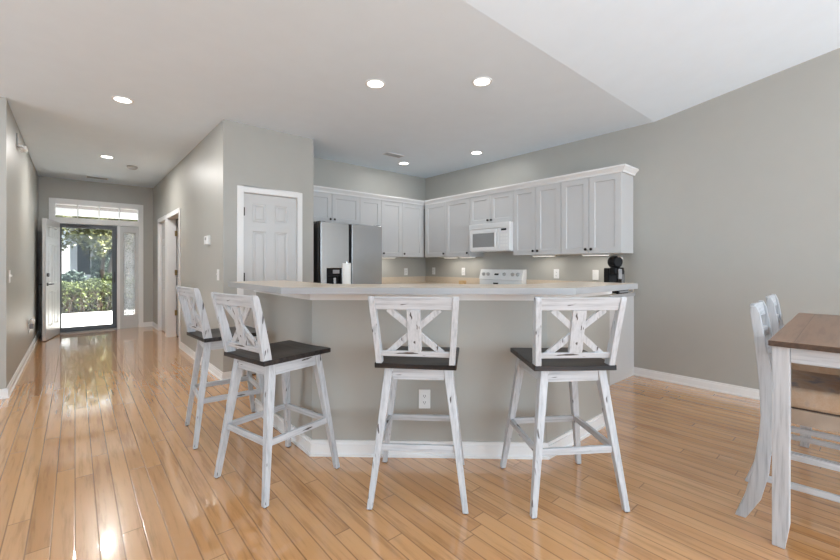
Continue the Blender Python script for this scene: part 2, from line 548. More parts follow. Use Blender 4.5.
# ---- front door unit: casing, mullions, transom and sidelight
bm = NB(); y0, y1 = YF - 0.018, YF + 0.13
box(bm, -0.345, -0.262, y0, y1, 0, 2.385); box(bm, 0.935, 1.012, y0, y1, 0, 2.385)
box(bm, -0.262, 0.935, y0, y1, 2.292, 2.385)
box(bm, -0.262, 0.935, y0, y1, 1.955, 2.058)
box(bm, -0.262, -0.215, y0 + .01, y1, 0, 1.955); box(bm, 0.602, 0.648, y0 + .005, y1, 0, 1.955)
for x in (0.037, 0.337, 0.637): box(bm, x - 0.007, x + 0.007, YF + .03, YF + .06, 2.058, 2.292)
struct('trim_1', bm, M['trim'], bev=0.004)
bm = NB(); panel(bm, 0.648, 0.935, 0.0, 1.955, YF + 0.03, YF + 0.075, [(0.695, 0.90, 0.235, 1.84)], 0.012, 0.018)
s = struct('window_2', bm, M['door'])
# open the field of the panel for its pane
bm = bmesh.new(); bm.from_mesh(s.data)
kill = [f for f in bm.faces if abs(f.normal.y) > .9 and f.calc_center_median().y > YF + .0 and all(.69 < v.co.x < .905 and .23 < v.co.z < 1.845 for v in f.verts)]
bk = [f for f in bm.faces if all(abs(v.co.y - (YF + .075)) < 1e-5 for v in f.verts)]
bmesh.ops.delete(bm, geom=kill + bk, context='FACES'); bm.to_mesh(s.data); bm.free()
bm = NB(); box(bm, 0.712, 0.884, YF + .044, YF + .05, 0.25, 1.825)
struct('pane', bm, M['leaded'], s)
bm = NB()
for z in (0.57, 0.88, 1.19, 1.5): box(bm, 0.712, 0.884, YF + .036, YF + .044, z - .004, z + .004)
for x in (.73, .866): box(bm, x - .004, x + .004, YF + .036, YF + .044, .25, 1.825)
struct('came', bm, M['grey'], s)
struct('window_1', bx(-0.262, 0.935, YF + .042, YF + .048, 2.058, 2.292), M['glass'])

# ---- storm door, closed in the opening
sd = bpy.data.objects.new('door_2', None); COL.objects.link(sd); sd['kind'] = 'structure'; sd.location = (-0.215, YF + 0.07, 0.02)
bm = NB(); W2 = 0.817
box(bm, 0, 0.035, -.02, .02, 0, 1.93); box(bm, W2 - 0.07, W2, -.02, .02, 0, 1.93)
box(bm, .035, W2 - .07, -.02, .02, 0, 0.075); box(bm, .035, W2 - .07, -.02, .02, 1.86, 1.93)
struct('frame', bm, M['storm'], sd, bev=0.003)
struct('pane', bx(.035, W2 - .07, -.003, .003, .075, 1.86), M['glass'], sd)
bm = NB(); box(bm, W2 - .05, W2 - .025, -.032, -.02, .86, 1.06); bar(bm, (W2 - .04, -.05, .93), (W2 - .15, -.055, .93), .012, .018); cyl(bm, (W2 - .04, -.02, .93), (W2 - .04, -.055, .93), .01)
struct('handle', bm, M['bronze'], sd)
bm = NB(); cyl(bm, (.1, -.035, 1.9), (.36, -.035, 1.9), .014); cyl(bm, (.36, -.035, 1.9), (.46, -.03, 1.9), .005)
struct('closer', bm, M['storm'], sd)
bm = NB(); box(bm, -0.215, 0.602, YF - 0.05, YF + .14, 0, 0.018)
struct('trim_2', bm, M['edge'])


def six_panels(w, h, m=0.105, mid=0.1):
    cw = (w - 2 * m - mid) / 2; xs = [(-w / 2 + m, -w / 2 + m + cw), (w / 2 - m - cw, w / 2 - m)]
    zs = [(0.215, 0.40 * h), (0.40 * h + .115, 0.795 * h), (0.795 * h + .10, h - .105)]
    return [(a, b, c, d) for a, b in xs for c, d in zs]


def door_leaf(name, w, h, loc, rz, both=True, m='door'):
    r = bpy.data.objects.new(name, None); COL.objects.link(r); r['kind'] = 'structure'; r.location = loc; r.rotation_euler = (0, 0, rz)
    bm = NB(); P = [(a + w / 2, b + w / 2, c, d) for a, b, c, d in six_panels(w, h)]
    panel(bm, 0, w, 0.008, h, -.0225, 0.0, P, 0.008, 0.008, 0.012)
    struct('leaf', bm, M[m], r)
    if both:
        bm = NB(); panel(bm, 0, w, 0.008, h, -.0225, 0.0, P, 0.008, 0.008, 0.012)
        bmesh.ops.transform(bm, matrix=Matrix.Diagonal((1, -1, 1, 1)), verts=bm.verts)
        struct('leaf', bm, M[m], r)
    return r


def lever(parent, x, z, y, s, m='chrome', back=1):
    bm = NB(); cyl(bm, (x, y, z), (x, y + s * .012, z), .028); cyl(bm, (x, y + s * .012, z), (x, y + s * .055, z), .009)
    bar(bm, (x, y + s * .055, z), (x + back * .105, y + s * .055, z), .012, .018)
    return struct('door_handle', bm, M[m], parent, smooth=True)


# open front door: local x from hinge to free edge
ang = math.atan2(-0.76, -0.147)
fd = door_leaf('door_1', 0.78, 1.95, (-0.222, YF - 0.035, 0.005), ang)
lever(fd, 0.71, 0.90, .0225, 1, 'dsteel', -1); lever(fd, 0.71, 0.90, -.0225, -1, 'dsteel', -1)
bm = NB(); cyl(bm, (0.71, .0225, 1.05), (0.71, .045, 1.05), .03); cyl(bm, (0.71, -.0225, 1.05), (0.71, -.035, 1.05), .03)
struct('deadbolt', bm, M['dsteel'], fd, smooth=True)

# closet door, closed
cd = door_leaf('door_3', DX1 - DX0 - .006, DZ - .012, (DX0 + .003, YC + 0.045, 0.004), 0)
for z in (1.79, 1.08, .25):
    bm = NB(); cyl(bm, (.007, -.050, z - .045), (.007, -.050, z + .045), .008); box(bm, .004, .010, -.05, -.0226, z - .045, z + .045)
    struct('hinge', bm, M['bronze'], cd, smooth=True)
bm = NB(); cyl(bm, (.545, -.0225, .93), (.545, -.05, .93), .012); lathe(bm, [(.0, 0), (.02, .003), (.027, .015), (.02, .03), (0, .034)], 16, Matrix.Translation((.545, -.05, .93)) @ Matrix.Rotation(pi / 2, 4, 'X'))
struct('knob', bm, M['bronze'], cd, smooth=True)


def casing_front(name, x0, x1, z, y, wd=.062, jam=0.1):
    bm = NB()
    for a, b in ((x0 - wd, x0), (x1, x1 + wd)): box(bm, a, b, y - .016, y, 0, z + wd)
    box(bm, x0, x1, y - .016, y, z, z + wd)
    box(bm, x0 - .01, x0 + .002, y - .002, y + jam, 0, z); box(bm, x1 - .002, x1 + .01, y - .002, y + jam, 0, z); box(bm, x0, x1, y - .002, y + jam, z - .004, z + .01)
    return struct(name, bm, M['trim'], bev=0.004)


casing_front('trim_3', DX0, DX1, DZ, YC)
for i, (a, b) in enumerate(HO):
    bm = NB(); wd = .068
    for c, d in ((a - wd, a), (b, b + wd)): box(bm, XR - .016, XR, c, d, 0, HZ + wd)
    box(bm, XR - .016, XR, a, b, HZ, HZ + wd)
    box(bm, XR - .003, XR + T + .003, a - .012, a + .004, 0, HZ); box(bm, XR - .003, XR + T + .003, b - .004, b + .012, 0, HZ); box(bm, XR - .003, XR + T + .003, a, b, HZ - .004, HZ + .012)
    struct('trim_%d' % (4 + i), bm, M['trim'], bev=0.004)
o4 = door_leaf('door_4', 0.8, 1.97, (XR + T + .012, HO[0][1] + .012, 0.006), radians(2))
for z in (1.74, 1.08, .4):
    bm = NB(); cyl(bm, (-.008, -.028, z - .045), (-.008, -.028, z + .045), .008); box(bm, -.036, -.006, -.026, -.022, z - .045, z + .045)
    struct('hinge', bm, M['brass'], o4)
door_leaf('door_5', HO[1][1] - HO[1][0] - .01, 1.97, (XR + .06, HO[1][1] - .005, 0.006), radians(-90))

# ------------------------------------------------------------------ island half wall and its trims
A_, B_ = (1.133, 2.372), (2.240, 1.360)
base = [(1.133, 3.425), A_, B_, (3.135, 1.360)]        # outer face line of the baseboard
WL = offset_line(base, 0.014)                          # face of the wall
bm = NB(); ribbon(bm, WL, 0, 0.12, 0, 1.0455)
struct('wall_island', bm, M['wall'])
skirting('baseboard_island', WL, -1, 0.098)
bm = NB(); ribbon(bm, WL, 0, -0.02, 0.992, 1.046)
struct('trim_6', bm, M['trim'])

# breakfast bar top
bl = [(1.133, 3.31), A_, B_, (3.02, 1.360)]
bt = thing('bar_countertop', 'beige topped breakfast bar worktop with white edge, bent around the half wall', 'countertop', (1.9, 2.0, 1.046))
def shift(pts): return [(x - 1.9, y - 2.0) for x, y in pts]
bs = shift(bl)
bm = NB(); ribbon(bm, bs, -0.224, 0.206, 0, 0.038)
obj('core', bm, M['lam'], bt)
bm = NB(); ribbon(bm, bs, -0.232, -0.224, 0, 0.0375)
a, b = offset_line(bs, -0.232), offset_line(bs, 0.206)
for k in (0, -1):
    d = 1 if k == 0 else -1
    p, q = Vector(a[k] + (0,)), Vector(b[k] + (0,))
    nx = Vector((0, 1, 0)) if k == 0 else Vector((1, 0, 0))
    prism(bm, [(p.x, p.y), (q.x, q.y), (q.x + nx.x * .006, q.y + nx.y * .006), (p.x + nx.x * .006, p.y + nx.y * .006)], 0, .0375)
obj('edge_band', bm, M['edge'], bt, label='white edge strip')

# ------------------------------------------------------------------ kitchen cabinets
BACK, RIGHT = 0.0, -pi / 2


def knob(parent, x, y, z):
    bm = NB(); lathe(bm, [(.006, 0), (.006, .012), (.014, .016), (.016, .024), (.010, .029), (.0, .030)], 12, Matrix.Translation((x, y, z)) @ Matrix.Rotation(pi / 2, 4, 'X'))
    return obj('knob', bm, M['bronze'], parent, smooth=True, label='small dark round knob')


def cab_doors(r, spans, z0, z1, yf, knobs, kz):
    for (a, b), kx in zip(spans, knobs):
        g = .0025; rail = .062
        bm = NB(); panel(bm, a + g, b - g, z0 + g, z1 - g, yf - .02, yf, [(a + g + rail, b - g - rail, z0 + g + rail, z1 - g - rail)], .009, .006)
        d = obj('door', bm, M['cab'], r)
        if kx is not None:
            knob(d, (a + .032) if kx < 0 else (b - .032), yf - .02, kz)


def upper(label, loc, rz, x0, x1, z0, z1, spans, knobs, depth=.30, group='white wall cabinets'):
    r = thing('wall_cabinet', label, 'cabinet', loc, rz, group)
    bm = NB(); box(bm, x0 + .001, x1 - .001, -depth, 0, z0, z1, .002)
    obj('carcass', bm, M['cab'], r)
    cab_doors(r, spans, z0, z1, -depth, knobs, z0 + .05)
    return r


UZ0, UZ1 = 1.340, 2.195
ky = YK - .001
upper('white wall cabinet with two short doors directly above the steel refrigerator', (2.666, ky, 0), BACK, -.473, .45, 1.79, UZ1, [(-.45, 0), (0, .45)], (1, -1))
upper('white two-door wall cabinet just right of the refrigerator on the back wall', (3.494, ky, 0), BACK, -.378, .40, UZ0, UZ1, [(-.378, 0), (0, .40)], (1, -1))
upper('white one-door wall cabinet at the right end of the back wall, next to the corner', (4.11, ky, 0), BACK, -.216, .2595, UZ0, UZ1, [(-.216, .213)], (-1,))
kx = XW - .001
def rc(yc): return (kx, yc, 0)
upper('white one-door wall cabinet on the right wall, first from the inner corner', rc(4.66), RIGHT, -.27, .245, UZ0, UZ1, [(-.235, .245)], (1,))
upper('white one-door wall cabinet on the right wall, directly left of the microwave', rc(4.17), RIGHT, -.245, .245, UZ0, UZ1, [(-.245, .245)], (1,))
upper('white wall cabinet with two short doors directly above the microwave', rc(3.54), RIGHT, -.385, .385, 1.785, UZ1, [(-.385, 0), (0, .385)], (1, -1))
upper('white two-door wall cabinet directly right of the microwave', rc(2.815), RIGHT, -.34, .341, UZ0, UZ1, [(-.34, 0), (0, .341)], (1, -1))
upper('white two-door wall cabinet at the near end of the right wall, above the coffee maker', rc(2.13), RIGHT, -.344, .344, UZ0, UZ1, [(-.344, -.005), (-.005, .344)], (1, -1))
# crown moulding
bm = NB()
cl = [(2.193, ky - .30), (XW - .301, ky - .30), (XW - .301, 1.786), (XW - .0005, 1.786)]
pf = [(0.0, 2.196), (.018, 2.196), (.022, 2.215), (.045, 2.24), (.055, 2.248), (.055, 2.266), (0, 2.266)]
L = [offset_line(cl, -o) for o, z in pf]
loft(bm, [[(*L[k][i], pf[k][1]) for k in range(len(pf))] for i in range(len(cl))])
prism(bm, [(2.193, ky - .302), (XW - .30, ky - .302), (XW - .30, 1.787), (XW - .001, 1.787), (XW - .001, ky - .001), (2.193, ky - .001)], 2.199, 2.22)
struct('trim_7', bm, M['trim'])

# base cabinets
def base_cab(label, loc, rz, x0, x1, spans, knobs, depth=.60):
    r = thing('base_cabinet', label, 'cabinet', loc, rz, 'white base cabinets')
    bm = NB(); box(bm, x0, x1, -depth, 0, .1, .874, .002); box(bm, x0, x1, -depth + .07, 0, 0, .1)
    obj('carcass', bm, M['cab'], r)
    cab_doors(r, spans, .12, .85, -depth, knobs, .79)
    return r


be = base_cab('white base cabinet with tall plain end panel, nearest the right wall baseboard', (XW - .001, 2.47, 0), RIGHT, -.68, .672, [(-.67, -.225), (-.225, .22), (.22, .66)], (1, -1, -1))
obj('end_panel', bx(.672, .688, -.605, 0, 0, .874), M['cab'], be)
base_cab('white corner base cabinet left of the stove', (XW - .001, 4.27, 0), RIGHT, -.345, .335, [(-.345, .335)], (1,))
base_cab('white base cabinet between the refrigerator and the corner', (3.92, YK - .001, 0), BACK, -.73, .14, [(-.73, -.295), (-.295, .13)], (1, -1))

def worktop(label, poly, splash, z=.876):
    x0, y0 = poly[0]
    r = thing('kitchen_countertop', label, 'countertop', (x0, y0, z))
    bm = NB(); prism(bm, [(x - x0, y - y0) for x, y in poly], 0, .036)
    o = obj('worktop', bm, M['lam'], r)
    o.data.materials.append(M['edge'])
    for p in o.data.polygons:
        if abs(p.normal.z) < .5: p.material_index = 1
    bm = NB()
    for a, b, c, d in splash: box(bm, a - x0, b - x0, c - y0, d - y0, .0362, .14)
    obj('backsplash', bm, M['lam'], r)


xw = XW - .002; yk = YK - .002
worktop('beige worktop under the coffee maker, right of the stove', [(xw - .625, 1.765), (xw, 1.765), (xw, 3.155), (xw - .625, 3.155)], [(xw - .018, xw, 1.785, 3.155)])
worktop('L-shaped beige worktop in the corner between refrigerator and stove', [(3.19, yk), (3.19, yk - .62), (xw - .625, yk - .62), (xw - .625, 3.925), (xw, 3.925), (xw, yk)], [(3.19, xw, yk - .018, yk), (xw - .018, xw, 3.925, yk - .0185)])
# lower worktop and cupboards on the kitchen side of the half wall
WI = offset_line(WL, .1225)
ci = thing('island_worktop', 'lower beige worktop on the kitchen side of the breakfast bar', 'countertop', (1.9, 2.5, .876))
bm = NB(); p = offset_line(WL, .123); q = offset_line(WL, .66)
prism(bm, [(x - 1.9, y - 2.5) for x, y in p + q[::-1]], 0, .036)
obj('worktop', bm, M['lam'], ci)
ib = thing('island_cupboards', 'white base cupboards on the kitchen side of the breakfast bar', 'cabinet', (1.9, 2.5, 0))
bm = NB(); q = offset_line(WL, .62); prism(bm, [(x - 1.9, y - 2.5) for x, y in p + q[::-1]], .1, .874)
q2 = offset_line(WL, .56); prism(bm, [(x - 1.9, y - 2.5) for x, y in p + q2[::-1]], 0, .1)
obj('carcass', bm, M['cab'], ib)

# ------------------------------------------------------------------ appliances
fr = thing('refrigerator', 'stainless side-by-side refrigerator with dark ice and water dispenser', 'refrigerator', (2.718, 5.2, 0))
fr_f = -.74
bm = NB(); box(bm, -.455, .455, -.665, 0, .02, 1.735, .004)
obj('body', bm, M['dsteel'], fr)
bm = NB(); box(bm, -.44, .44, -.69, -.664, .06, 1.72)
obj('gasket', bm, M['black'], fr)
# left door with dispenser recess: built around the opening
dx0, dx1, dz0, dz1 = -.375, -.163, .80, 1.175
bm = NB(); panel(bm, -.456, -.062, .03, 1.745, fr_f, -.69, [(dx0, dx1, dz0, dz1)], .045, .002)
ld = obj('door', bm, M['steel'], fr, bev=.004)
bm = NB(); panel(bm, dx0 + .003, dx1 - .003, dz0 + .003, dz1 - .003, fr_f + .006, fr_f + .044, [(dx0 + .02, dx1 - .02, dz0 + .03, dz1 - .095)], .03, .006)
obj('dispenser', bm, M['black'], ld)
bm = NB(); box(bm, dx0 + .085, dx1 - .035, fr_f + .001, fr_f + .007, dz1 - .068, dz1 - .022)
obj('display', bm, M['grey'], ld)
bm = NB(); box(bm, dx0 + .10, dx1 - .075, fr_f + .012, fr_f + .03, dz0 + .06, dz1 - .12, .004)
obj('paddle', bm, M['steel'], ld)
bm = NB(); box(bm, -.018, .456, fr_f, -.69, .03, 1.745)
obj('door', bm, M['steel'], fr, bev=.004)
bm = NB(); box(bm, -.062, -.018, fr_f + .022, -.69, .03, 1.74)
obj('handle_channel', bm, M['black'], fr, label='black recessed handle channel between the doors')
for x in (-.41, .41):
    obj('hinge_cover', bx(x - .04, x + .04, -.70, -.60, 1.736, 1.757, .003), M['dsteel'], fr)

mw = thing('microwave', 'white over-the-range microwave with a grey window', 'microwave', (XW - .002, 3.505, 1.40), RIGHT)
bm = NB(); box(bm, -.348, .348, -.365, 0, 0, .383, .003)
obj('body', bm, M['appl'], mw)
bm = NB(); panel(bm, -.348, .17, .008, .31, -.40, -.366, [(-.29, .10, .055, .255)], .006, .004)
md = obj('door', bm, M['appl'], mw, bev=.004)
bm = NB(); box(bm, -.285, .095, -.398, -.3945, .06, .25)
obj('window', bm, M['mwglass'], md)
bm = NB(); tube(bm, [(.14, -.40, .03), (.14, -.425, .06), (.142, -.435, .155), (.14, -.425, .25), (.14, -.40, .285)], .011, 10)
obj('handle', bm, M['appl'], md, smooth=True)
bm = NB(); box(bm, .174, .348, -.40, -.366, .008, .31, .003)
cp = obj('control_panel', bm, M['appl'], mw)
obj('display', bx(.215, .30, -.402, -.3995, .272, .297), M['black'], cp)
bm = NB()
for i in range(4):
    for j in range(3): box(bm, .205 + j * .042, .237 + j * .042, -.4015, -.3995, .06 + i * .045, .09 + i * .045)
obj('keypad', bm, M['white'], cp)
bm = NB(); box(bm, -.348, .348, -.40, -.366, .314, .383)
for i in range(6): box(bm, -.30, .30, -.404, -.399, .322 + i * .0095, .327 + i * .0095)
obj('grille', bm, M['white'], mw)

st = thing('stove', 'white electric range with a row of knobs on its backguard', 'stove', (XW - .003, 3.54, 0), RIGHT)
bm = NB(); box(bm, -.378, .378, -.62, 0, .05, .895, .003); box(bm, -.36, .36, -.57, 0, 0, .05)
obj('body', bm, M['appl'], st)
obj('cooktop', bx(-.379, .379, -.65, -.07, .896, .915, .003), M['appl'], st)
bm = NB(); panel(bm, -.37, .37, .25, .83, -.655, -.621, [(-.27, .27, .40, .70)], .006, .004)
od = obj('oven_door', bm, M['appl'], st)
bm = NB(); tube(bm, [(-.3, -.656, .78), (-.29, -.70, .78), (.29, -.70, .78), (.3, -.656, .78)], .011, 10)
obj('handle', bm, M['appl'], od, smooth=True)
bm = NB(); loft(bm, [[(x, -.10, .915), (x, -.10, 1.0), (x, -.115, 1.005), (x, -.07, 1.15), (x, 0, 1.155), (x, 0, .915)] for x in (-.378, .378)])
bgd = obj('backguard', bm, M['appl'], st, bev=.004)
Mk = Matrix.Rotation(radians(72), 4, 'X')
for x in (-.30, -.215, .075, .215, .30):
    bm = NB(); lathe(bm, [(.026, 0), (.026, .012), (.018, .015), (.016, .030), (0, .031)], 16, Matrix.Translation((x, -.092, 1.08)) @ Mk)
    obj('knob', bm, M['vent'], bgd, smooth=True)
bm = NB(); box(bm, -.10, -.03, -.004, .0, -.012, .012, 0, Matrix.Translation((0, -.092, 1.08)) @ Matrix.Rotation(radians(-17), 4, 'X'))
obj('clock', bm, M['black'], bgd)
obj('oven_vent', bx(-.10, -.02, -.13, -.112, .918, .962, .003), M['bronze'], st)
for x, y, r in ((-.19, -.23, .09), (.19, -.23, .075), (-.19, -.5, .075), (.19, -.5, .09)):
    bm = NB()
    for k in range(4): tube(bm, [((r - k * .02) * cos(t * pi / 12) + x, (r - k * .02) * sin(t * pi / 12) + y, .921) for t in range(24)], .006, 6, True)
    obj('burner', bm, M['bronze'], st, smooth=True)

# coffee maker
cm = thing('coffee_maker', 'black coffee maker with round head, near the end of the kitchen worktop', 'coffee maker', (4.46, 1.912, .9123), radians(-28))
bm = NB(); box(bm, -.062, .062, -.10, .09, 0, .03, .006)
obj('base', bm, M['black'], cm)
bm = NB(); box(bm, -.058, .058, 0, .09, .03, .27, .012)
obj('column', bm, M['black'], cm)
bm = NB(); box(bm, -.06, .06, -.095, .0, .20, .275, .012)
obj('brew_head', bm, M['black'], cm)
bm = NB(); lathe(bm, [(0, -.055), (.050, -.055), (.064, -.04), (.067, 0), (.064, .04), (.05, .055), (0, .055)], 28, Matrix.Translation((-.005, -.03, .335)) @ Matrix.Rotation(pi / 2, 4, 'X'))
hd = obj('head_dome', bm, M['black'], cm, smooth=True)
bm = NB(); tube(bm, [(-.005 + .056 * cos(t), -.088,   .335 + .056 * sin(t)) for t in [radians(20 + 8 * k) for k in range(12)]], .006, 8)
obj('lever_ring', bm, M['chrome'], cm, smooth=True, label='chrome arc on the round head')
bm = NB(); box(bm, -.024, .018, -.112, -.096, .15, .26, .006)
obj('spout', bm, M['grey'], cm)
bm = NB(); box(bm, .063, .103, -.05, .08, 0, .245, .008)
obj('water_tank', bm, M['dsteel'], cm, label='dark grey water tank at the side')

gd = thing('kitchen_gadget', 'slim black gadget with a grey loop, lying on the worktop end below the coffee maker', 'gadget', (4.43, 1.780, .9123))
bm = NB(); box(bm, -.20, .06, -.015, .015, 0, .05, .010)
obj('body', bm, M['black'], gd)
bm = NB(); box(bm, -.17, .05, -.0162, -.0145, .012, .03)
obj('stripe', bm, M['grey'], gd)
bm = NB(); tube(bm, [(.115 + .075 * cos(2 * pi * k / 24), 0.0, .026 + .018 * sin(2 * pi * k / 24)) for k in range(24)], .007, 8, True)
obj('loop', bm, M['grey'], gd, smooth=True)

pt = thing('paper_towel_roll', 'white paper towel roll standing behind the bar, in front of the refrigerator', 'paper towels', (1.80, 3.06, .9123))
bm = NB(); lathe(bm, [(.045, 0), (.045, .008), (.008, .01), (.006, .33), (0, .331)], 24)
obj('stand', bm, M['chrome'], pt, smooth=True)
bm = NB(); lathe(bm, [(.012, .012), (.036, .012), (.036, .318), (.012, .318)], 28)
obj('roll', bm, M['paper'], pt, smooth=True)
tb = thing('napkin_holder', 'small tan wooden holder on the worktop left of the stove', 'holder', (4.32, 4.03, .9123), RIGHT)
obj('base', bx(-.055, .055, -.04, .04, 0, .012, .002), M['tan'], tb)
obj('side', bx(-.05, .05, -.03, -.02, .012, .072, .003), M['tan'], tb)
obj('side', bx(-.05, .05, .02, .03, .012, .072, .003), M['tan'], tb)

# under-cabinet lights
def ucl(label, loc, rz, L=.30):
    r = thing('under_cabinet_light', label, 'light', loc, rz, 'under-cabinet lights')
    obj('housing', bx(-L / 2, L / 2, -.035, .035, -.016, 0, .003), M['white'], r)
    obj('diffuser', bx(-L / 2 + .01, L / 2 - .01, -.026, .026, -.019, -.0161), M['led'], r)
    light('under_cabinet_lamp', 'AREA', (0, 0, -.022), (0, 0, 0), 0.75, L - .03, .05, (1, .95, .88), r)


zc = UZ0 - .001
ucl('slim white light bar under the back-wall cabinet beside the refrigerator', (3.72, YK - .16, zc), BACK)
ucl('slim white light bar under the right-wall cabinet nearest the corner', (XW - .17, 4.45, zc), RIGHT, .26)
ucl('slim white light bar under the cabinet beside the microwave', (XW - .17, 4.10, zc), RIGHT, .28)
ucl('slim white light bar under the two-door cabinet right of the microwave', (XW - .17, 2.80, zc), RIGHT)
ucl('slim white light bar under the near cabinet, above the coffee maker', (XW - .17, 2.13, zc), RIGHT)


# ------------------------------------------------------------------ outlets, switches and small wall pieces
def plate(name, label, cat, loc, rz, kind, group=None):
    r = thing(name, label, cat, loc, rz, group)
    bm = NB(); box(bm, -.037, .037, -.007, 0, -.06, .06, .003)
    obj('plate', bm, M['white'], r)
    if kind == 'outlet':
        for z in (-.02, .02):
            bm = NB(); lathe(bm, [(0, 0), (.0165, 0), (.0165, .002), (0, .002)], 20, Matrix.Translation((0, -.007, z)) @ Matrix.Rotation(pi / 2, 4, 'X'))
            s_ = obj('socket', bm, M['white'], r)
            bm = NB()
            for x in (-.006, .006): box(bm, x - .0012, x + .0012, -.0098, -.0088, z - .004, z + .007)
            cyl(bm, (0, -.0088, z - .009), (0, -.0098, z - .009), .0024, n=8)
            obj('slots', bm, M['slot'], s_)
    else:
        obj('toggle', bx(-.005, .005, -.02, -.007, -.002, .016, .001, ), M['white'], r)
    return r


th = math.atan2(B_[1] - A_[1], B_[0] - A_[0])
nrm = Vector((sin(th), -cos(th)))
po = Vector((1.668, 1.883)) - nrm * .0142
plate('wall_outlet', 'white outlet low on the front of the breakfast bar, behind the middle stool', 'outlet', (po.x, po.y, .365), th, 'outlet', 'wall outlets')
rx = XW - .0005
plate('wall_outlet', 'white outlet on the back wall between the refrigerator and the corner', 'outlet', (4.224, YK - .0005, 1.10), BACK, 'outlet', 'wall outlets')
plate('wall_outlet', 'white outlet on the right wall closest to the kitchen corner', 'outlet', (rx, 5.03, 1.11), RIGHT, 'outlet', 'wall outlets')
plate('wall_outlet', 'white outlet on the right wall just left of the stove', 'outlet', (rx, 4.337, 1.11), RIGHT, 'outlet', 'wall outlets')
plate('wall_outlet', 'white outlet on the right wall just right of the stove', 'outlet', (rx, 2.718, 1.10), RIGHT, 'outlet', 'wall outlets')
plate('wall_switch', 'white switch plate on the right wall, left of the coffee maker', 'switch', (rx, 2.21, 1.095), RIGHT, 'switch', 'wall switches')
plate('wall_switch', 'white switch plate on the hall wall near the closet corner', 'switch', (XR - .0005, 4.688, 1.107), RIGHT, 'switch', 'wall switches')
plate('wall_switch', 'white switch plate on the left hall wall close to its near corner', 'switch', (XL + .0005, 5.43, 1.105), pi / 2, 'switch', 'wall switches')
pl = plate('wall_outlet', 'outlet low on the left hall wall with a plug-in night light', 'outlet', (XL + .0005, 7.5, .36), pi / 2, 'outlet', 'wall outlets')
nl = thing('night_light', 'small grey plug-in night light in the left hall outlet', 'night light', (XL + .0105, 7.5, .39), pi / 2)
obj('body', bx(-.028, .028, -.045, 0, -.035, .03, .008), M['grey'], nl)
bm = NB(); lathe(bm, [(.026, 0), (.032, .02), (.03, .05), (.012, .075), (0, .078)], 16, Matrix.Translation((0, -.026, .031)))
obj('shade', bm, M['white'], nl, smooth=True)
pm = thing('outlet_cover', 'small white outlet plate set in the low baseboard at the hall corner', 'outlet', (1.26, YC - .0142, .045), 0)
obj('plate', bx(-.02, .02, -.004, 0, -.012, .012, .001), M['white'], pm)
obj('slots', bx(-.006, .006, -.0045, -.0041, -.004, .004), M['slot'], pm)
tm = thing('thermostat', 'white boxy thermostat on the hall wall near the closet corner', 'thermostat', (XR - .0005, 5.10, 1.50), RIGHT)
obj('backplate', bx(-.075, .075, -.006, 0, -.055, .055, .002), M['white'], tm)
obj('housing', bx(-.068, .068, -.035, -.0062, -.05, .05, .006), M['white'], tm)
obj('display', bx(-.03, .03, -.0365, -.0352, 0, .032), M['grey'], tm)
sn = thing('motion_sensor', 'small white sensor on a bracket high on the left hall wall', 'sensor', (XL + .0005, 6.05, 2.53), pi / 2)
obj('mount', bx(-.03, .03, -.016, 0, -.05, .09, .003), M['vent'], sn)
obj('arm', bx(-.012, .14, -.05, -.016, -.045, -.025, .003), M['white'], sn)
bm = NB(); box(bm, .05, .20, -.075, -.02, -.06, -.018, .008)
obj('head', bm, M['white'], sn)


# ------------------------------------------------------------------ ceiling fixtures
def can(label, x, y, power=CAN_POWER):
    r = thing('recessed_light', label, 'ceiling light', (x, y, H), 0, 'recessed ceiling lights')
    bm = NB(); lathe(bm, [(.062, 0.0), (.083, 0.0), (.085, -.004), (.078, -.009), (.066, -.006), (.062, -.001)], 32)
    obj('trim_ring', bm, M['white'], r, smooth=True)
    bm = NB(); lathe(bm, [(0, -.0015), (.066, -.0015), (.066, -.004), (0, -.005)], 32)
    obj('diffuser', bm, M['lens'], r, smooth=True)
    light('downlight', 'AREA', (0, 0, -.012), (0, 0, 0), power, .12, .12, (1, .98, .95), r, shape='DISK')


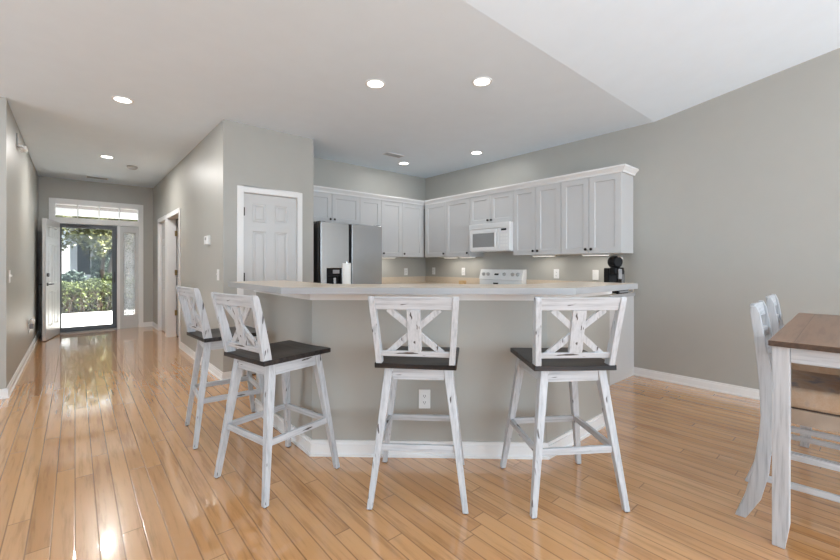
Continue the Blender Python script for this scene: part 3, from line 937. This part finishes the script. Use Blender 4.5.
can('round recessed ceiling light nearest in the hall', .333, 4.574, HALL_CAN_POWER * 0.5)
can('round recessed ceiling light farther down the hall, near the front door', .341, 7.134, HALL_CAN_POWER * 1.15)
can('round recessed ceiling light left of the pair above the bar', 1.91, 2.779)
can('round recessed ceiling light right of the pair above the bar', 2.557, 2.166)
can('round recessed ceiling light in front of the back-wall cabinets', 3.732, 4.68)
can('round recessed ceiling light in front of the microwave', 4.122, 3.588)
sm = thing('smoke_detector', 'grey smoke detector on the hall ceiling', 'smoke detector', (.671, 7.588, H))
bm = NB(); lathe(bm, [(0, 0), (.07, 0), (.07, -.02), (.055, -.036), (0, -.038)], 28)
obj('housing', bm, M['vent'], sm, smooth=True)
bm = NB(); lathe(bm, [(.035, -.037), (.045, -.0385), (.04, -.042), (.0, -.043)], 20)
obj('sensor_cap', bm, M['grey'], sm, smooth=True)
def vent(label, x, y, rz, L, Wd):
    r = thing('ceiling_vent', label, 'vent', (x, y, H), rz, 'ceiling vents')
    bm = NB(); box(bm, -L / 2, L / 2, -Wd / 2, -Wd / 2 + .012, -.008, 0); box(bm, -L / 2, L / 2, Wd / 2 - .012, Wd / 2, -.008, 0)
    box(bm, -L / 2, -L / 2 + .012, -Wd / 2, Wd / 2, -.008, 0); box(bm, L / 2 - .012, L / 2, -Wd / 2, Wd / 2, -.008, 0)
    obj('frame', bm, M['white'], r)
    bm = NB()
    n = int(Wd / .016)
    for i in range(1, n): box(bm, -L / 2 + .012, L / 2 - .012, -Wd / 2 + i * Wd / n - .002, -Wd / 2 + i * Wd / n + .002, -.010, -.001)
    obj('louvres', bm, M['vent'], r)
    obj('duct', bx(-L / 2 + .01, L / 2 - .01, -Wd / 2 + .01, Wd / 2 - .01, -.0012, -.0004), M['slot'], r)
vent('slotted vent on the hall ceiling in front of the front door', .295, 8.955, 0, .30, .16)
vent('slotted vent on the kitchen ceiling near the back wall', 3.33, 4.41, 0, .30, .13)


# ------------------------------------------------------------------ bar stools
def make_stool(label, loc, rz):
    r = thing('bar_stool', label, 'bar stool', loc, rz, 'stools around the breakfast bar')
    bm = NB(); n = 16; sw, sd_, z0, z1 = .207, .218, .694, .721
    def top(x, y): return z1 - .010 * (cos(pi * x / .44)) ** 2 * (0.4 + .6 * (1 - (y / sd_) ** 2)) - .0
    G = [[bm.verts.new((-sw + 2 * sw * i / n, -sd_ + 2 * sd_ * j / n, top(-sw + 2 * sw * i / n, -sd_ + 2 * sd_ * j / n))) for j in range(n + 1)] for i in range(n + 1)]
    for i in range(n):
        for j in range(n): bm.faces.new((G[i][j], G[i + 1][j], G[i + 1][j + 1], G[i][j + 1]))
    rim = [G[i][0] for i in range(n)] + [G[n][j] for j in range(n)] + [G[i][n] for i in range(n, 0, -1)] + [G[0][j] for j in range(n, 0, -1)]
    low = [bm.verts.new((v.co.x, v.co.y, z0)) for v in rim]
    for i in range(len(rim)): bm.faces.new((rim[i], low[i], low[(i + 1) % len(rim)], rim[(i + 1) % len(rim)]))
    bm.faces.new(low)
    obj('seat', bm, M['seat'], r, bev=.004, label='dark espresso wooden seat')
    bm = NB(); cyl(bm, (0, 0, .672), (0, 0, .693), .11, n=28)
    obj('swivel_plate', bm, M['dsteel'], r, smooth=True)
    for sx in (-1, 1):
        for sy in (-1, 1):
            bm = NB(); post(bm, (sx * .237, sy * .237, 0.004), .028, (sx * .150, sy * .150, .690), .044)
            lg = obj('leg', bm, M['pv'], r, bev=.003)
            bm = NB(); cyl(bm, (sx * .237, sy * .237, 0), (sx * .237, sy * .237, .004), .011, n=12)
            obj('glide', bm, M['slot'], lg)
    lo = lambda z: .237 - .087 * z / .67
    e = lo(.64)
    for s in (-1, 1):
        obj('apron', bx(-e + .02, e - .02, s * (e + .006) - .01, s * (e + .006) + .01, .628, .690, .002), M['ph'], r)
        obj('apron', bx(s * (e + .006) - .01, s * (e + .006) + .01, -e + .02, e - .02, .628, .690, .002), M['py'], r)
    e = lo(.295)
    for s in (-1, 1):
        obj('stretcher', bx(-e + .014, e - .014, s * e - .009, s * e + .009, .278, .312, .002), M['ph'], r)
        obj('stretcher', bx(s * e - .009, s * e + .009, -e + .014, e - .014, .278, .312, .002), M['py'], r)
    # backrest: leaning back; yb(z) is the centre line of the uprights
    yb = lambda z: -.188 - .082 * ((z - .70) / .355) ** 1.15 if z > .70 else -.188
    xb = lambda z: .183 + .024 * (z - .70) / .355
    for s in (-1, 1):
        bm = NB(); zs = [.7155, .78, .86, .94, .99, 1.042, 1.062]
        sweep(bm, [(s * xb(z), yb(z), z) for z in zs], [(.030, .052), (.030, .050), (.030, .046), (.030, .042), (.030, .038), (.030, .034), (.028, .024)])
        obj('upright', bm, M['pv'], r, bev=.003)
    def slab(zl, zh, x_l, x_h, th_, off=0.0):
        b_ = NB(); loft(b_, [[(-x, yb(z) - th_ / 2 + off, z), (x, yb(z) - th_ / 2 + off, z), (x, yb(z) + th_ / 2 + off, z), (-x, yb(z) + th_ / 2 + off, z)] for z, x in ((zl, x_l), ((zl + zh) / 2, (x_l + x_h) / 2), (zh, x_h))]); return b_
    obj('top_rail', slab(.996, 1.059, xb(.996) - .014, xb(1.059) - .014, .022), M['ph'], r, bev=.003)
    obj('bottom_rail', slab(.754, .782, xb(.754) - .014, xb(.782) - .014, .022), M['ph'], r, bev=.002)
    obj('splat', slab(.782, .996, .034, .034, .016, -.006), M['pv'], r, bev=.002)
    for s in (-1, 1):
        bm = NB(); a = Vector((-s * .140, yb(.770) + .004, .770)); b = Vector((s * .128, yb(1.0) + .004, 1.0))
        nrm_ = Vector((0, 1, .23)).normalized(); d = (b - a).normalized()
        bar(bm, a, b, .030, .013, nrm_)
        obj('crosspiece', bm, M['pv'], r, bev=.001)
    for c in r.children:          # the seat and back are swivelled a few degrees on the legs
        if c.name.split('.')[0] in ('seat', 'upright', 'top_rail', 'bottom_rail', 'splat', 'crosspiece'): c.rotation_euler.z = radians(-3.5)
    return r


def yaw(deg): return radians(deg - 90)
s0 = make_stool('white stool with dark seat directly in front of the bar outlet, seen from behind', (1.445, 1.664, 0), yaw(45.0))
dup(s0, (1.996, 1.150, 0), yaw(55.0), 'white stool with dark seat at the right end of the bar, nearest the dining table')
s2 = dup(s0, (.899, 2.304, 0), yaw(13.0), 'white stool with dark seat at the left corner of the bar, backrest toward the hall')
s1 = dup(s0, (.857, 3.178, 0), yaw(-5.0), 'white stool half hidden behind another stool, farthest down the hall side')
for c in s1.children:
    if c.rotation_euler.z: c.rotation_euler.z = radians(9)
for c in s2.children:
    if c.rotation_euler.z: c.rotation_euler.z = radians(-1.2)

# ------------------------------------------------------------------ dining table and chairs
TX0, TX1, TY0, TY1 = 2.285, 3.75, -.66, .341
tx, ty = (TX0 + TX1) / 2, (TY0 + TY1) / 2
dt = thing('dining_table', 'counter-height dining table with brown plank top and white distressed legs', 'table', (tx, ty, 0), radians(1.8))
hx, hy = (TX1 - TX0) / 2, (TY1 - TY0) / 2
tp = obj('tabletop', bx(-hx, hx, -hy, hy, .866, .889, .002), [M['table'], M['tedge']], dt, label='brown plank tabletop')
for p in tp.data.polygons:
    if abs(p.normal.z) < .5: p.material_index = 1
for sx in (-1, 1):
    for sy in (-1, 1):
        bm = NB(); ox, oy = sx * (hx - .018), sy * (hy - .010)
        def sq(k, z):
            xs_ = sorted((ox, ox - sx * k)); ys_ = sorted((oy, oy - sy * k))
            return [(xs_[0], ys_[0], z), (xs_[1], ys_[0], z), (xs_[1], ys_[1], z), (xs_[0], ys_[1], z)]
        loft(bm, [sq(.042, 0), sq(.056, .095), sq(.058, .865)])
        obj('leg', bm, M['wv'], dt, bev=.003)
for s in (-1, 1):
    obj('apron', bx(-hx + .077, hx - .077, s * (hy - .040) - .01, s * (hy - .040) + .01, .800, .8655, .002), M['wh'], dt)
    obj('apron', bx(s * (hx - .034) - .01, s * (hx - .034) + .01, -hy + .069, hy - .069, .800, .8655, .002), M['wy'], dt)


def make_chair(label, loc, rz):
    r = thing('dining_chair', label, 'chair', loc, rz, 'counter-height dining chairs')
    W = .225
    # profile: y behind the chair's origin (local -y) against height
    P = [(0.0, -.321, .040), (.11, -.275, .060), (.24, -.246, .060), (.40, -.229, .050), (.50, -.225, .042), (.62, -.226, .048), (.70, -.231, .049), (.80, -.242, .043), (.89, -.253, .038), (.985, -.267, .036), (1.018, -.273, .020)]
    def pby(z):
        for (z0, y0, _), (z1, y1, _) in zip(P, P[1:]):
            if z0 <= z <= z1: return y0 + (y1 - y0) * (z - z0) / (z1 - z0)
        return P[-1][1]
    for s in (-1, 1):
        bm = NB(); sweep(bm, [(s * (W - .016), y, z) for z, y, t in P], [(.032, t) for z, y, t in P])
        obj('rear_leg', bm, M['wv'], r, bev=.003)
        bm = NB(); post(bm, (s * (W - .02), .19, 0), .034, (s * (W - .02), .19, .565), .044)
        obj('front_leg', bm, M['wv'], r, bev=.003)
    bm = NB()
    box(bm, -W, -W + .02, -.205, .17, .50, .566); box(bm, W - .02, W, -.205, .17, .50, .566)
    box(bm, -W + .033, W - .033, -.235, -.215, .50, .566); box(bm, -W + .043, W - .043, .18, .2, .50, .566)
    obj('seat_frame', bm, M['wash'], r)
    bm = NB(); box(bm, -W + .001, W - .001, -.195, .225, .568, .662)
    bmesh.ops.bevel(bm, geom=list(bm.edges), offset=.03, segments=4, affect='EDGES', profile=.6)
    cu = obj('seat_cushion', bm, M['fabric'], r, smooth=True, label='tan and blue-grey blotched seat cushion')
    bm = NB(); x1, y0, y1 = W - .001, -.195, .225
    c = [(-x1 + .012, y0 + .012), (x1 - .012, y0 + .012), (x1 - .012, y1 - .012), (-x1 + .012, y1 - .012)]
    tube(bm, [(x, y, .570) for x, y in c], .005, 6, True)
    obj('piping', bm, M['twig'], cu)
    for z0, z1 in ((.945, 1.012), (.84, .885), (.74, .785)):
        bm = NB(); ring = []
        K = 9
        for k in range(K + 1):
            u = -1 + 2 * k / K; x = u * (W - .034); cv = -.020 * (1 - u * u)
            ring.append([(x, pby(z0) + cv - .009, z0), (x, pby(z0) + cv + .009, z0), (x, pby(z1) + cv + .009, z1), (x, pby(z1) + cv - .009, z1)])
        loft(bm, ring)
        obj('back_rail', bm, M['wh'], r, bev=.003)
    for s in (-1, 1):
        for z in (.212, .345):
            bm = NB(); x = s * (W - .018); bar(bm, (x, pby(z) + .02, z), (x, .175, z), .016, .028)
            obj('stretcher', bm, M['wy'], r, bev=.002)
    bm = NB(); bar(bm, (-W + .03, .19, .28), (W - .03, .19, .28), .018, .032)
    obj('stretcher', bm, M['wh'], r, bev=.002)
    return r


c0 = make_chair('white dining chair with blotched tan cushion, nearest chair tucked under the table', (2.6815, .142, 0), radians(184.9))
dup(c0, (3.3815, .183, 0), radians(184.9), 'white dining chair farther along the table, mostly hidden behind the nearer chair')

# ------------------------------------------------------------------ outside the front door
GZ = -0.06
struct('walkway', bx(-3.2, 4.5, YF + .14, 13.95, -.2, GZ), M['conc'])
struct('ground', bx(-30, 30, 13.95, 60, -.3, GZ - .01), M['soil'])
pr_ = thing('porch_roof', 'pale boarded porch ceiling above the front walk, seen through the transom', 'porch roof', (0.3, 11.5, 2.62))
obj('ceiling_boards', bx(-3.2, 1.5, -1.89, 1.9, 0, .05), M['bead'], pr_)
obj('beam', bx(-3.2, 1.5, 1.7, 1.95, -.16, -.001), M['white'], pr_)


def leaves(bm, pts, size, rnd):
    for p in pts:
        a = rnd.uniform(0, 2 * pi); t = rnd.uniform(-.9, .9); s = size * rnd.uniform(.6, 1.3)
        d = Vector((cos(a) * cos(t), sin(a) * cos(t), sin(t))); q = d.cross(Vector((rnd.uniform(-1, 1), rnd.uniform(-1, 1), rnd.uniform(-1, 1)))).normalized()
        m_ = p + d * s * .5; e = p + d * s; nn = d.cross(q) * s * .12
        v = [bm.verts.new(x) for x in (p, m_ + q * s * .28 + nn, e, m_ - q * s * .28 + nn)]
        bm.faces.new(v)


rnd = random.Random(3)
hg = thing('hedge', 'clipped leafy hedge with bare brown twigs, along the bright front walk', 'hedge', (0.2, 14.72, GZ - .01))
pts = []
while len(pts) < 9000:
    x, y, z = rnd.uniform(-1.6, 1.6), rnd.uniform(-.75, .75), rnd.uniform(.03, .88)
    top = .80 + .05 * sin(x * 7) + .03 * sin(x * 17 + y * 9)
    if z > top: continue
    dist = min(z - 0 + .3, top - z, .75 - abs(y))
    if dist > .13 and rnd.random() > .12: continue
    if z < .62 and rnd.random() > .22 + .6 * z: continue
    pts.append(Vector((x, y, z)))
bm = NB(); leaves(bm, pts, .075, rnd); obj('foliage', bm, M['leaf'], hg)
bm = NB()
for i in range(420):
    x, y = rnd.uniform(-1.55, 1.55), rnd.uniform(-.7, .7); h_ = rnd.uniform(.5, .76)
    tube(bm, [(x, y, 0), (x + rnd.uniform(-.08, .08), y + rnd.uniform(-.05, .05), h_ * .5), (x + rnd.uniform(-.2, .2), y + rnd.uniform(-.08, .04), h_)], [.012, .009, .004], 5)
obj('twigs', bm, M['twig'], hg)


def bush(label, x, y, r_, h_, n, m, sz, name='shrub'):
    r = thing(name, label, 'shrub', (x, y, GZ - .01))
    bm = NB(); ps = []
    while len(ps) < n:
        v = Vector((rnd.gauss(0, 1), rnd.gauss(0, 1), rnd.gauss(0, 1))).normalized() * (rnd.random() ** .35)
        p = Vector((v.x * r_, v.y * r_, h_ * .55 + v.z * h_ * .45))
        ps.append(p)
    leaves(bm, ps, sz, rnd); obj('foliage', bm, m, r)
    bm = NB()
    for k in range(7): tube(bm, [(0, 0, 0), (cos(k) * r_ * .3, sin(k) * r_ * .3, h_ * .4), (cos(k) * r_ * .6, sin(k) * r_ * .6, h_ * .75)], [.02, .014, .006], 6)
    obj('stem', bm, M['twig'], r)


bush('rounded blue-green shrub behind the hedge, left in the doorway', -.06, 16.3, .38, 1.1, 1500, M['leafb'], .13)
bush('loose green shrub behind the hedge, in front of the tree stems', .86, 16.25, .24, 1.0, 1300, M['leaf'], .13)

tr = thing('tree', 'multi-stemmed tree with yellow-green foliage beyond the hedge', 'tree', (.95, 18.3, GZ - .01))
bm = NB(); tips = []
for k, (dx, dy) in enumerate(((-.1, 0), (.18, .1), (.02, -.15), (.35, -.05))):
    pth = [Vector((dx, dy, 0)), Vector((dx * 1.6 - .05, dy * 1.6, 1.1)), Vector((dx * 2.4 + .1 * (-1) ** k, dy * 2.6, 2.1)), Vector((dx * 4.2 - .4 + .3 * k, dy * 3, 3.2))]
    tube(bm, pth, [.075, .06, .045, .025], 8)
    for j in range(7):
        a = rnd.uniform(0, 2 * pi); st_ = pth[2].lerp(pth[3], rnd.uniform(-.3, 1)); e = st_ + Vector((cos(a) * rnd.uniform(.7, 2.0), sin(a) * rnd.uniform(.7, 1.6), rnd.uniform(-.5, .7)))
        tube(bm, [st_, st_.lerp(e, .5) + Vector((0, 0, .12)), e], [.022, .014, .005], 6); tips.append((st_, e))
obj('trunk', bm, M['twig'], tr, smooth=True)
ps = []
while len(ps) < 4800:
    if rnd.random() < .55:
        a, b = rnd.choice(tips); c = a.lerp(b, rnd.uniform(.2, 1.1)); p = c + Vector((rnd.gauss(0, .24), rnd.gauss(0, .24), rnd.gauss(0, .2)))
    else:
        v = Vector((rnd.gauss(0, 1), rnd.gauss(0, 1), rnd.gauss(0, 1))).normalized() * rnd.random() ** .4
        p = Vector((v.x * 2.5 - .5, v.y * 1.6, 3.0 + v.z * 1.15))
    if p.z < 1.75 + .25 * sin(p.x * 5): continue
    ps.append(p)
bm = NB(); leaves(bm, ps, .17, rnd); obj('foliage', bm, M['leaft'], tr)
bush('darker green bushy sapling beside the tree stems', .80, 20.62, .28, 2.0, 1600, M['leafb'], .16)

hs = thing('house', 'white house with porch columns and a dark window beyond the tree', 'house', (0, 23.5, GZ - .01))
obj('wall', bx(-9, 9, 0, .3, 0, 3.6), M['stucco'], hs)
for x0, x1 in ((.08, .52), (.95, 1.55)):
    fm = obj('window', bx(x0 - .1, x1 + .1, -.05, -.001, .75, 2.6), M['stucco'], hs)
    obj('pane', bx(x0, x1, -.07, -.051, .85, 2.5), M['winglass'], fm)
for x in (-1.95, -.30, .72, 2.6):
    obj('column', bx(x - .14, x + .14, -2.3, -2.02, 0, 3.0, .01), M['stucco'], hs)
obj('porch_beam', bx(-9, 9, -2.4, -1.9, 3.0, 3.4), M['stucco'], hs)
bm = NB(); loft(bm, [[(x, -2.8, 3.4), (x, .4, 4.6), (x, 3.6, 3.4)] for x in (-9.3, 9.3)])
obj('roof', bm, M['roof'], hs)
